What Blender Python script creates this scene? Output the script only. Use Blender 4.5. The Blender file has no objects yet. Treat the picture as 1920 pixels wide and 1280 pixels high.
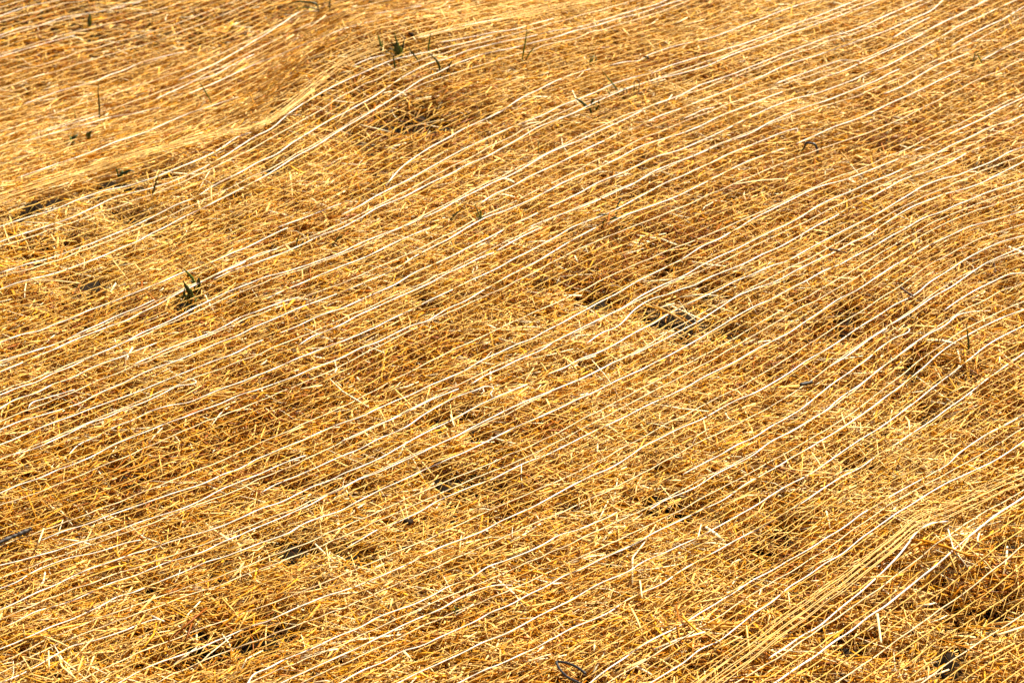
import bpy, math
import numpy as np
C = bpy.context.scene.collection
R = math.radians
rng = np.random.default_rng(7)

# ------------------------------------------------------------------ camera, sky, sun, exposure
CAM_H, PITCH, FOC = 1.5, R(27.0), 85.0
cd = bpy.data.cameras.new('camera'); cam = bpy.data.objects.new('camera', cd); C.objects.link(cam)
cam.location = (0, 0, CAM_H); cam.rotation_euler = (R(90) - PITCH, 0, 0)
cd.lens = FOC; cd.sensor_width = 36; cd.clip_start = 0.05; cd.clip_end = 2000
cd.dof.use_dof = True; cd.dof.focus_distance = 2.95; cd.dof.aperture_fstop = 15
bpy.context.scene.camera = cam
SUN_EL, SUN_AZ = 49.0, 38.0            # azimuth measured from +Y (away from camera) towards +X
w = bpy.data.worlds.new('World'); bpy.context.scene.world = w; w.use_nodes = True
nt = w.node_tree; bg = nt.nodes['Background']
sky = nt.nodes.new('ShaderNodeTexSky'); sky.sky_type = 'NISHITA'; sky.sun_disc = False
sky.air_density = .6; sky.dust_density = 2.5; sky.ozone_density = .4
sky.sun_elevation = R(SUN_EL); sky.sun_rotation = R(SUN_AZ)
nt.links.new(sky.outputs[0], bg.inputs[0]); bg.inputs[1].default_value = 0.05
sd = bpy.data.lights.new('sun', 'SUN'); sd.energy = 5.0; sd.angle = R(0.5); sd.color = (1, 0.91, 0.74)
so = bpy.data.objects.new('sun', sd); C.objects.link(so)
so.rotation_euler = (R(90 - SUN_EL), 0, R(180 - SUN_AZ))
so.location = (2, 4, 6)
vs = bpy.context.scene.view_settings
vs.view_transform = 'Standard'; vs.look = 'None'; vs.exposure = 1.45; vs.gamma = 1; vs.use_curve_mapping = False

# ------------------------------------------------------------------ pixel <-> ground helpers (photo pixels, 1920 x 1280)
K = 18.0 / FOC / 960.0
sP, cP = math.sin(PITCH), math.cos(PITCH)
def rays(px, py):
    xn = (np.asarray(px, float) - 960) * K; yn = (640 - np.asarray(py, float)) * K
    return np.stack([xn, cP + yn * sP, -sP + yn * cP], -1)
def project(x, y, z=0.0):
    dz = z - CAM_H
    d = y * cP - dz * sP
    u = y * sP + dz * cP
    d = np.where(d < .2, .2, d)
    return 960 + x / d / K, 640 - u / d / K

def _hash(ix, iy, seed):
    n = (ix.astype(np.int64) * 374761393 + iy.astype(np.int64) * 668265263 + seed * 974711) & 0x7fffffff
    n = ((n ^ (n >> 13)) * 1274126177) & 0x7fffffff
    return ((n ^ (n >> 16)) & 0xffff) / 65535.0
def noise(x, y, scale, seed):
    x = np.asarray(x) / scale; y = np.asarray(y) / scale
    ix = np.floor(x); iy = np.floor(y); fx = x - ix; fy = y - iy
    fx = fx * fx * (3 - 2 * fx); fy = fy * fy * (3 - 2 * fy)
    a = _hash(ix, iy, seed); b = _hash(ix + 1, iy, seed); c = _hash(ix, iy + 1, seed); d = _hash(ix + 1, iy + 1, seed)
    return (a + (b - a) * fx) * (1 - fy) + (c + (d - c) * fx) * fy - 0.5

FOLD_X = np.array([-400, 0, 150, 300, 420, 480, 560, 640, 780, 960, 1140, 1300, 2600.])
FOLD_Y = np.array([500, 387, 348, 308, 266, 240, 190, 130, 74, 36, 0, -40, -300.])
EDGE_X = np.array([1000, 1353, 1463, 1547, 1613, 1680, 1720, 1780, 1853, 1920, 2100, 2600.])
EDGE_Y = np.array([1550, 1280, 1196, 1133, 1083, 1030, 993, 965, 925, 893, 810, 560.])
def g(px, py, cx, cy, rx, ry, ang=0):
    a = R(ang); dx = px - cx; dy = py - cy
    u = dx * math.cos(a) - dy * math.sin(a); v = dx * math.sin(a) + dy * math.cos(a)
    return np.exp(-(u / rx) ** 2 - (v / ry) ** 2)
GAPPY = [(420,1175,140,42),(610,1020,150,36),(90,1240,80,40),(1260,575,70,22),(1130,600,170,60),(850,900,160,46),(1840,700,100,50),(1880,1120,100,60),(1590,1190,130,50),(60,460,130,40),(160,512,60,18),
         (1520,600,130,40),(1420,980,160,46),(770,205,130,36),(1180,900,120,40),(230,880,60,20),(420,350,110,30),(960,960,120,36)]
CLUMPS = [(1835, 690, 75, 40), (1795, 1040, 60, 30), (80, 475, 90, 40), (590, 60, 80, 30), (1150, 412, 45, 20), (1270, 585, 60, 25),
          (420, 1175, 100, 40), (1850, 1200, 40, 26), (100, 1235, 70, 40), (545, 215, 70, 22), (740, 215, 120, 40),
          (250, 880, 40, 15), (1280, 1190, 110, 40), (1480, 900, 90, 30), (370, 360, 90, 25)]
BUMPS = [(110, 486, 180, 16, 18, .011), (690, 88, 210, 42, 14, .055), (700, 240, 150, 60, 18, -.022), (560, 150, 70, 40, 30, .02), (230, 430, 220, 40, 18, -.018),
         (1835, 680, 80, 45, 0, .02), (1800, 1030, 100, 45, 20, .016), (590, 55, 90, 30, 0, .02), (1150, 415, 60, 22, 0, .012),
         (1060, 470, 200, 50, 18, .010), (420, 1170, 120, 45, 15, -.012), (1900, 470, 160, 50, 25, .02),
         (330, 560, 50, 22, 0, .010), (1690, 1150, 160, 60, 35, -.012), (1260, 140, 220, 40, 15, .02), (1750, 210, 180, 40, 15, -.012)]
def height(x, y):
    px, py = project(x, y)
    m = (px > -1500) & (px < 3400) & (py > -480) & (py < 2200) & (y > .6)
    h = np.zeros_like(px)
    for cx, cy, rx, ry, a, amp in BUMPS: h += amp * g(px, py, cx, cy, rx, ry, a)
    d = np.interp(px, FOLD_X, FOLD_Y) - py                       # >0 beyond the fold
    h += .011 * np.exp(-np.clip(d, 0, None) / 70.) * (d > 0) * np.clip(d / 4., 0, 1) * np.clip((560 - px) / 300, 0, 1)
    h -= .00060 * np.clip(d - 6, 0, 380) * np.clip((1500 - px) / 500, 0, 1)      # the far slope falls away behind the fold
    h -= .007 * np.exp(-((d + 7) / 7.) ** 2) * (px < 480)
    e = py - np.interp(px, EDGE_X, EDGE_Y)                       # >0 right of the near edge
    h -= .010 * np.exp(-((e - 14) / 16.) ** 2) * (px > 1250)
    h += .012 * noise(x, y, .55, 1) + .008 * noise(x, y, .21, 2) + .007 * noise(x, y, .085, 3)
    return np.where(m, h, 0)
_gx = np.linspace(-3.2, 3.2, 641); _gy = np.linspace(1.2, 8.0, 681)      # tabulated for speed
_H = height(*np.meshgrid(_gx, _gy))
def hf(x, y):
    fx = np.clip((np.asarray(x) + 3.2) / .01, 0, 639.999); fy = np.clip((np.asarray(y) - 1.2) / .01, 0, 679.999)
    i = fx.astype(int); j = fy.astype(int); fx = fx - i; fy = fy - j
    return (_H[j, i] * (1 - fx) + _H[j, i + 1] * fx) * (1 - fy) + (_H[j + 1, i] * (1 - fx) + _H[j + 1, i + 1] * fx) * fy
def drop(px, py, lift=0.0):
    """where the view line of a photo point meets the straw surface (raised by lift)"""
    r = rays(px, py); z = np.zeros(r.shape[:-1])
    for _ in range(14):
        t = (z - CAM_H) / np.minimum(r[..., 2], -.03)
        z = .5 * z + .5 * (hf(r[..., 0] * t, r[..., 1] * t) + lift)
    t = (z - CAM_H) / np.minimum(r[..., 2], -.03)
    return r * t[..., None] + np.array([0, 0, CAM_H])
def onplane(px, py, y):
    r = rays(px, py); t = y / r[..., 1]
    return r * t[..., None] + np.array([0, 0, CAM_H])

# ------------------------------------------------------------------ materials
def mat(name, col=None, rough=.5, spec=.4, attr=None, noise_scale=None, noise_amt=.25, trans=0):
    m = bpy.data.materials.new(name); m.use_nodes = True; n = m.node_tree.nodes; L = m.node_tree.links
    b = n['Principled BSDF']; b.inputs['Roughness'].default_value = rough; b.inputs['Specular IOR Level'].default_value = spec
    if attr:
        a = n.new('ShaderNodeAttribute'); a.attribute_name = attr; src = a.outputs['Color']
    else:
        c = n.new('ShaderNodeRGB'); c.outputs[0].default_value = (*col, 1); src = c.outputs[0]
    if noise_scale:
        tc = n.new('ShaderNodeTexCoord'); t = n.new('ShaderNodeTexNoise'); t.inputs['Scale'].default_value = noise_scale
        t.inputs['Detail'].default_value = 3
        mr = n.new('ShaderNodeMapRange'); mr.inputs[1].default_value = .3; mr.inputs[2].default_value = .7
        mr.inputs[3].default_value = 1 - noise_amt; mr.inputs[4].default_value = 1 + noise_amt * .6
        hsv = n.new('ShaderNodeHueSaturation')
        L.new(tc.outputs['Object'], t.inputs['Vector']); L.new(t.outputs[0], mr.inputs[0]); L.new(mr.outputs[0], hsv.inputs['Value'])
        L.new(src, hsv.inputs['Color']); src = hsv.outputs[0]
    L.new(src, b.inputs['Base Color'])
    return m
M = {}
M['straw'] = mat('straw', rough=.45, spec=.16, attr='tint', noise_scale=160, noise_amt=.22)
M['cord'] = mat('white_cord', (.86, .76, .60), .5, .25, noise_scale=90, noise_amt=.3)
M['thread'] = mat('beige_thread', (.68, .41, .085), .5, .12, noise_scale=60, noise_amt=.25)
M['edge'] = mat('pale_thread', (.72, .47, .15), .5, .12, noise_scale=60, noise_amt=.2)
M['pale'] = mat('cream_thread', (.80, .60, .32), .5, .2, noise_scale=25, noise_amt=.35)
M['grass'] = mat('grass_blade', (.075, .14, .010), .45, .4, noise_scale=90, noise_amt=.4)
M['dryblade'] = mat('yellowing_blade', (.20, .20, .05), .5, .4, noise_scale=90, noise_amt=.4)
M['darkgrass'] = mat('dark_grass_blade', (.022, .046, .005), .45, .4, noise_scale=90, noise_amt=.4)
M['steel'] = mat('dark_steel', (.016, .014, .014), .4, .5, noise_scale=200, noise_amt=.3)
M['bark'] = mat('dark_bark', (.03, .02, .014), .6, .4, noise_scale=120, noise_amt=.5)
M['twig'] = mat('brown_twig', (.09, .04, .015), .6, .3, noise_scale=120, noise_amt=.4)
M['soilclod'] = mat('soil_clod', (.03, .017, .009), .9, .1, noise_scale=120, noise_amt=.5)
M['soil'] = mat('soil', (.028, .016, .008), .95, .1)
def soil_nodes():
    m = M['soil']; n = m.node_tree.nodes; L = m.node_tree.links; b = n['Principled BSDF']
    tc = n.new('ShaderNodeTexCoord')
    t1 = n.new('ShaderNodeTexNoise'); t1.inputs['Scale'].default_value = 40; t1.inputs['Detail'].default_value = 6
    r1 = n.new('ShaderNodeValToRGB'); r1.color_ramp.elements[0].color = (.004, .0022, .001, 1); r1.color_ramp.elements[1].color = (.026, .014, .005, 1)
    t2 = n.new('ShaderNodeTexNoise'); t2.inputs['Scale'].default_value = 90; t2.inputs['Detail'].default_value = 8; t2.inputs['Roughness'].default_value = .8
    mp = n.new('ShaderNodeMapping'); mp.inputs['Scale'].default_value = (1, .35, 1)
    r2 = n.new('ShaderNodeValToRGB'); r2.color_ramp.elements[0].color = (.14, .06, .012, 1); r2.color_ramp.elements[1].color = (.72, .48, .19, 1)
    r2.color_ramp.elements[0].position = .32; r2.color_ramp.elements[1].position = .66
    at = n.new('ShaderNodeAttribute'); at.attribute_name = 'cover'
    mx = n.new('ShaderNodeMixRGB')
    L.new(tc.outputs['Object'], t1.inputs['Vector']); L.new(tc.outputs['Object'], mp.inputs[0]); L.new(mp.outputs[0], t2.inputs['Vector'])
    L.new(t1.outputs[0], r1.inputs[0]); L.new(t2.outputs[0], r2.inputs[0])
    L.new(at.outputs['Fac'], mx.inputs[0]); L.new(r1.outputs[0], mx.inputs[1]); L.new(r2.outputs[0], mx.inputs[2])
    L.new(mx.outputs[0], b.inputs['Base Color'])
    bp = n.new('ShaderNodeBump'); bp.inputs['Strength'].default_value = .6; bp.inputs['Distance'].default_value = .01
    L.new(t2.outputs[0], bp.inputs['Height']); L.new(bp.outputs[0], b.inputs['Normal'])
soil_nodes()

# ------------------------------------------------------------------ mesh helpers
def link(name, verts, faces, m, parent=None, color=None, quads=True):
    me = bpy.data.meshes.new(name)
    verts = np.ascontiguousarray(verts, np.float32)
    if quads and isinstance(faces, np.ndarray):
        nf = len(faces); me.vertices.add(len(verts)); me.vertices.foreach_set('co', verts.ravel())
        me.loops.add(nf * 4); me.loops.foreach_set('vertex_index', np.ascontiguousarray(faces, np.int32).ravel())
        me.polygons.add(nf); me.polygons.foreach_set('loop_start', np.arange(0, nf * 4, 4, dtype=np.int32))
        me.update(calc_edges=True)
    else:
        me.from_pydata(verts.tolist(), [], [list(map(int, f)) for f in faces]); me.update()
    if color is not None:
        a = me.attributes.new('tint', 'FLOAT_COLOR', 'POINT'); a.data.foreach_set('color', np.ascontiguousarray(color, np.float32).ravel())
    me.materials.append(m)
    o = bpy.data.objects.new(name, me); C.objects.link(o)
    if parent is not None:
        o.parent = parent; o.matrix_parent_inverse = parent.matrix_world.inverted() if False else o.matrix_parent_inverse
        o.location = -parent.location
    return o
def tag(o, label=None, cat=None, group=None, kind=None):
    if label: o['label'] = label
    if cat: o['category'] = cat
    if group: o['group'] = group
    if kind: o['kind'] = kind
    return o
def empty(name, loc):
    o = bpy.data.objects.new(name, None); o.empty_display_size = .03; o.location = loc; C.objects.link(o); return o

def tube(P, rad, sides=5, flat=1.0, up=(0, 0, 1)):
    """tube along P (n,3) with per-point radius; flat squeezes it across the up direction; capped by collapsing"""
    P = np.asarray(P, float); n = len(P); rad = np.broadcast_to(np.asarray(rad, float), (n,))
    T = np.gradient(P, axis=0); T /= np.linalg.norm(T, axis=1)[:, None] + 1e-12
    U = np.asarray(up, float); S = np.cross(T, U); bad = np.linalg.norm(S, axis=1) < 1e-4
    S[bad] = np.cross(T[bad], (1, 0, .01)); S /= np.linalg.norm(S, axis=1)[:, None] + 1e-12
    N = np.cross(S, T)
    a = np.arange(sides) * 2 * np.pi / sides
    V = P[:, None] + (np.cos(a)[None, :, None] * S[:, None] + flat * np.sin(a)[None, :, None] * N[:, None]) * rad[:, None, None]
    V = np.concatenate([np.repeat(P[:1], sides, 0)[None], V, np.repeat(P[-1:], sides, 0)[None]], 0)   # closed tips
    n += 2
    i = np.arange(n - 1)[:, None] * sides; k = np.arange(sides)[None]; k2 = (k + 1) % sides
    F = np.stack([i + k, i + k2, i + sides + k2, i + sides + k], -1).reshape(-1, 4)
    return V.reshape(-1, 3), F
class MB:
    def __init__(s): s.V = []; s.F = []; s.n = 0
    def add(s, vf):
        s.V.append(vf[0]); s.F.append(vf[1] + s.n); s.n += len(vf[0]); return s
    def build(s, name, m, parent=None):
        return link(name, np.concatenate(s.V), np.concatenate(s.F), m, parent)
def catmull(P, step):
    P = np.asarray(P, float)
    d = np.r_[0, np.cumsum(np.linalg.norm(np.diff(P, axis=0), axis=1))]
    m = max(3, int(d[-1] / step) + 1); t = np.linspace(0, d[-1], m)
    tan = np.gradient(P, d, axis=0) if len(P) > 2 else np.repeat((P[1:] - P[:1]) / d[-1], 2, 0)
    j = np.clip(np.searchsorted(d, t, side='right') - 1, 0, len(P) - 2); L = (d[j + 1] - d[j])[:, None]; u = ((t - d[j])[:, None]) / L
    h00 = 2*u**3 - 3*u**2 + 1; h10 = u**3 - 2*u**2 + u; h01 = -2*u**3 + 3*u**2; h11 = u**3 - u**2
    return h00 * P[j] + h10 * L * tan[j] + h01 * P[j + 1] + h11 * L * tan[j + 1]

# ------------------------------------------------------------------ ground
HOLES = [(160,515,42,10),(60,370,26,5),(1265,575,55,16),(370,1157,30,12),(400,1188,40,10),(490,1165,55,14),(80,1238,30,14),(663,1023,32,8),(765,978,14,6),
 (823,880,18,8),(847,933,18,7),(933,896,20,7),(783,1090,14,6),(883,789,14,5),(820,780,18,7),(1123,554,36,8),(1253,570,40,8),(1120,682,18,6),(1593,584,18,8),
 (1563,617,30,5),(1710,684,20,10),(1510,719,16,4),(1580,450,14,5),(1367,610,24,8),(1813,694,24,7),(233,876,24,7),(133,973,30,7),(547,1013,36,12),(587,1086,18,7),
 (410,1050,22,7),(1897,1010,20,9),(1597,1180,22,9),(1563,1260,22,9),(1430,1026,20,7),(1500,1063,10,6),(1873,1136,26,10),(1780,1196,24,12),(727,200,28,7),
 (783,187,30,6),(827,217,34,7),(907,213,22,6),(693,247,18,7),(703,307,18,7),(667,363,24,6),(63,464,26,10),(180,504,15,9),(453,584,18,5),(350,565,22,10),
 (1740,770,20,8),(1610,860,18,7),(1490,975,20,7),(1390,1180,18,8),(130,845,14,5),(20,395,30,5),(110,360,30,4),(220,330,40,4),(1090,1268,30,8),(1100,690,14,5),
 (540,200,26,5),(250,385,30,5),(330,420,30,6),(420,410,20,6),(510,300,30,6),(230,455,22,6),(1650,270,20,4),(1840,305,24,4),(1130,405,16,5),(1165,410,14,5),
 (820,1270,20,5),(340,1235,30,6),(270,1090,25,7),(1900,670,15,8),(930,960,20,6),(1060,940,18,6),(1180,915,14,6),(1245,870,18,5),(680,905,14,5)] + [(x, float(np.interp(x, FOLD_X, FOLD_Y)) + 6, 26, 3.2) for x in range(0, 330, 36)]  # the row below the fold bares dark soil in place of its shadow
def field(L, px, py):
    m = np.zeros_like(px)
    for cx, cy, rx, ry in L: m = np.maximum(m, np.exp(-((px - cx) / rx) ** 2 - ((py - cy) / ry) ** 2))
    return m
def ground():
    inner_x = np.arange(-3.2, 3.205, .015); inner_y = np.arange(1.2, 8.005, .015)
    ox = np.array([3.6, 4.5, 6, 9, 15, 30, 60, 120, 300.]); oy = np.array([8.5, 10, 14, 20, 40, 80, 160, 400.])
    xs = np.r_[-ox[::-1], inner_x, ox]; ys = np.r_[-300, -60, -15, -5, -2, 0, .7, inner_y, oy]
    X, Y = np.meshgrid(xs, ys); Z = np.where((np.abs(X) < 3.25) & (Y > 1.15) & (Y < 8.05), hf(X, Y), 0) - .062
    hx, hy = project(X, Y); Z = Z + np.where((Y > 1.5) & (Y < 6.6) & (np.abs(X) < 2), .044 * np.clip(1.5 * field([(a, b - 2, c * 1.1, d * 1.8) for a, b, c, d in HOLES], hx, hy), 0, 1), 0)
    V = np.stack([X, Y, Z], -1).reshape(-1, 3); nx, ny = len(xs), len(ys)
    i, j = np.meshgrid(np.arange(nx - 1), np.arange(ny - 1)); b = (j * nx + i).ravel()
    F = np.stack([b, b + 1, b + nx + 1, b + nx], -1)
    o = link('ground', V, F, M['soil']); o['kind'] = 'structure'
    px, py = project(X.ravel(), Y.ravel())
    inside = (px > -850) & (px < 2770) & (py > -330) & (py < 1750) & (Y.ravel() > .8)
    a = o.data.attributes.new('cover', 'FLOAT', 'POINT'); a.data.foreach_set('value', np.where(inside, 0., 1.).astype(np.float32))
ground()

# ------------------------------------------------------------------ straw
RUST = [(1270,430,100,45),(850,655,95,28),(725,705,90,26),(1450,1030,60,24),(1705,690,40,16),(90,970,70,22),(20,1070,40,20),(230,885,60,18),(620,735,50,14),
 (110,740,90,22),(1080,520,100,30),(960,560,90,26),(290,600,70,24),(760,180,120,40),(1680,240,120,26),(1880,1060,60,40),(600,210,60,24),(1260,120,120,30),(860,1130,60,20),
 (1330,1180,80,26),(460,770,120,20),(1000,800,70,18),(1590,580,80,26),(440,270,50,16)]
def field(L, px, py):
    m = np.zeros_like(px)
    for cx, cy, rx, ry in L: m = np.maximum(m, np.exp(-((px - cx) / rx) ** 2 - ((py - cy) / ry) ** 2))
    return m
def straws(x, y, top, n, L, W, yaw, tilt, zoff, tint, name, flat):
    z = hf(x, y) + zoff
    dx = np.cos(yaw); dy = np.sin(yaw); e = .03                     # lie along the slope
    slope = (hf(x + dx * e, y + dy * e) - hf(x - dx * e, y - dy * e)) / (2 * e)
    tz = np.tan(tilt) + slope
    D = np.stack([dx, dy, tz], -1); D /= np.linalg.norm(D, axis=1)[:, None]
    S = np.cross(D, (0, 0, 1.)); S /= np.linalg.norm(S, axis=1)[:, None]
    N = np.cross(S, D)
    roll = rng.uniform(0, 2 * np.pi, n); cr = np.cos(roll)[:, None]; sr = np.sin(roll)[:, None]
    roll2 = rng.normal(0, .5, n); A = np.cos(roll2)[:, None] * S + np.sin(roll2)[:, None] * N; B = np.cross(D, A)
    Pc = np.stack([x, y, z], -1)
    bend = rng.normal(0, .07, n) * L; bd = cr * S + sr * N * .6
    ang = np.arange(4) * np.pi / 2
    V = np.empty((n, 3, 4, 3), np.float32)
    for r, (s, wv) in enumerate(((-.5, .85), (.02, 1.), (.5, .7))):
        c = Pc + D * (L * s)[:, None] + bd * (bend * (1 - 4 * s * s))[:, None]
        for k in range(4):
            V[:, r, k] = c + (A * math.cos(ang[k]) + B * math.sin(ang[k]) * flat[:, None]) * (W * .5 * wv)[:, None]
    base = (np.arange(n) * 12)[:, None]
    fs = []
    for r in range(2):
        for k in range(4): fs.append([r * 4 + k, r * 4 + (k + 1) % 4, r * 4 + 4 + (k + 1) % 4, r * 4 + 4 + k])
    fs += [[3, 2, 1, 0], [8, 9, 10, 11]]
    F = (base[:, :, None] + np.array(fs)[None]).reshape(-1, 4)
    col = np.repeat(np.c_[tint, np.ones(n)], 12, 0)
    return V.reshape(-1, 3), F, col
def palette(n, px, py, x, y, rust):
    cream = np.array([.90, .62, .23]); gold = np.array([.67, .322, .012]); amber = np.array([.50, .175, .002]); brown = np.array([.27, .075, .001])
    u = rng.random(n) + .35 * noise(x, y, .16, 11) + .3 * noise(x, y, .5, 12) - .40 * rust
    t = np.clip(u, 0, 1)[:, None]
    c = np.where(t < .12, brown + (amber - brown) * t / .12, np.where(t < .45, amber + (gold - amber) * (t - .12) / .33, gold + (cream - gold) * (t - .45) / .55))
    c = np.where(rng.random((n, 1)) < .05, np.array([.90, .74, .44]), c); c = np.where(rng.random((n, 1)) < .03, np.array([.27, .15, .03]), c)
    return c * rng.uniform(.78, 1.1, (n, 1))
def mulch():
    Vs, Fs, Cs = [], [], []; nv = 0
    def push(V, F, c):
        nonlocal nv
        Vs.append(V); Fs.append(F + nv); Cs.append(c); nv += len(V)
    # the bed inside the picture (with a margin), then a thinner one round it
    for (x0, x1, y0, y1, dens, inner) in ((-1.6, 1.6, 1.7, 6.6, 66000, True), (-3.0, 3.0, 1.3, 8.0, 9000, False)):
        n = int((x1 - x0) * (y1 - y0) * dens); x = rng.uniform(x0, x1, n); y = rng.uniform(y0, y1, n)
        px, py = project(x, y)
        IN = (px > -170) & (px < 2090) & (py > -110) & (py < 1400)
        OUT = (px > -850) & (px < 2770) & (py > -330) & (py < 1750)
        k = IN if inner else (OUT & ~IN)
        x, y, px, py = x[k], y[k], px[k], py[k]
        hole = np.clip(1.5 * field([(a, b - 3, c, d * 1.5) for a, b, c, d in HOLES], px, py), 0, 1); rust = field(RUST, px, py)
        u = rng.random(len(x)); depth = u ** 1.2
        gap = np.clip(1.6 * hole + np.clip(.55 * noise(x, y, .06, 21) + .8 * noise(x, y, .024, 22) + .5 * noise(x, y, .011, 24) + .25 * noise(x, y, .25, 23) - .24 +   .13 * field(GAPPY, px, py), 0, 1) * 4.5, 0, 1.35)
        keep = depth > gap * rng.uniform(.7, 1.12, len(x))
        x, y, px, py, depth, rust = [a[keep] for a in (x, y, px, py, depth, rust)]
        n = len(x); cls = rng.random(n)
        fine = cls < .50; wide = cls > .95
        W = np.where(fine, rng.uniform(.0008, .0017, n), np.where(wide, rng.uniform(.0030, .0052, n), rng.uniform(.0015, .0031, n)))
        L = np.where(fine, rng.uniform(.015, .055, n), np.where(wide, rng.uniform(.015, .05, n), rng.gamma(3.2, .0105, n).clip(.010, .10)))
        if not inner: W *= 1.7; L *= 1.4
        flat = np.where(wide, .22, rng.uniform(.4, .9, n))
        yaw = np.where(rng.random(n) < .5, rng.normal(R(4), R(32), n), rng.uniform(0, 2 * np.pi, n))
        top = depth < .12
        tilt = rng.normal(0, R(4.5), n) + np.where(top & (rng.random(n) < .08), rng.normal(0, R(13), n), 0)
        zoff = -.052 * depth + rng.normal(0, .002, n)
        push(*straws(x, y, top, n, L, W, yaw, tilt, zoff, palette(n, px, py, x, y, rust), 'straw', flat))
    # loose longer stalks heaped at the clumps
    for cx, cy, rx, ry in CLUMPS:
        n = int(60 * (rx * ry / 3000.))
        px = cx + rng.normal(0, rx * .6, n); py = cy + rng.normal(0, ry * .6, n); p = drop(px, py)
        L = rng.uniform(.02, .08, n); W = rng.uniform(.0014, .0032, n)
        c = palette(n, px, py, p[:, 0], p[:, 1], np.zeros(n) + .05)
        push(*straws(p[:, 0], p[:, 1], None, n, L, W, rng.uniform(0, 6.28, n), rng.normal(0, R(7), n), rng.uniform(-.004, .005, n), c, 'straw', rng.uniform(.3, .9, n)))
    o = link('straw_mulch', np.concatenate(Vs), np.concatenate(Fs), M['straw'], None, np.concatenate(Cs))
    tag(o, 'thick golden straw mulch spread over the whole ground under the netting', 'straw', kind='stuff')
    print('straws', nv // 12)
mulch()

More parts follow.
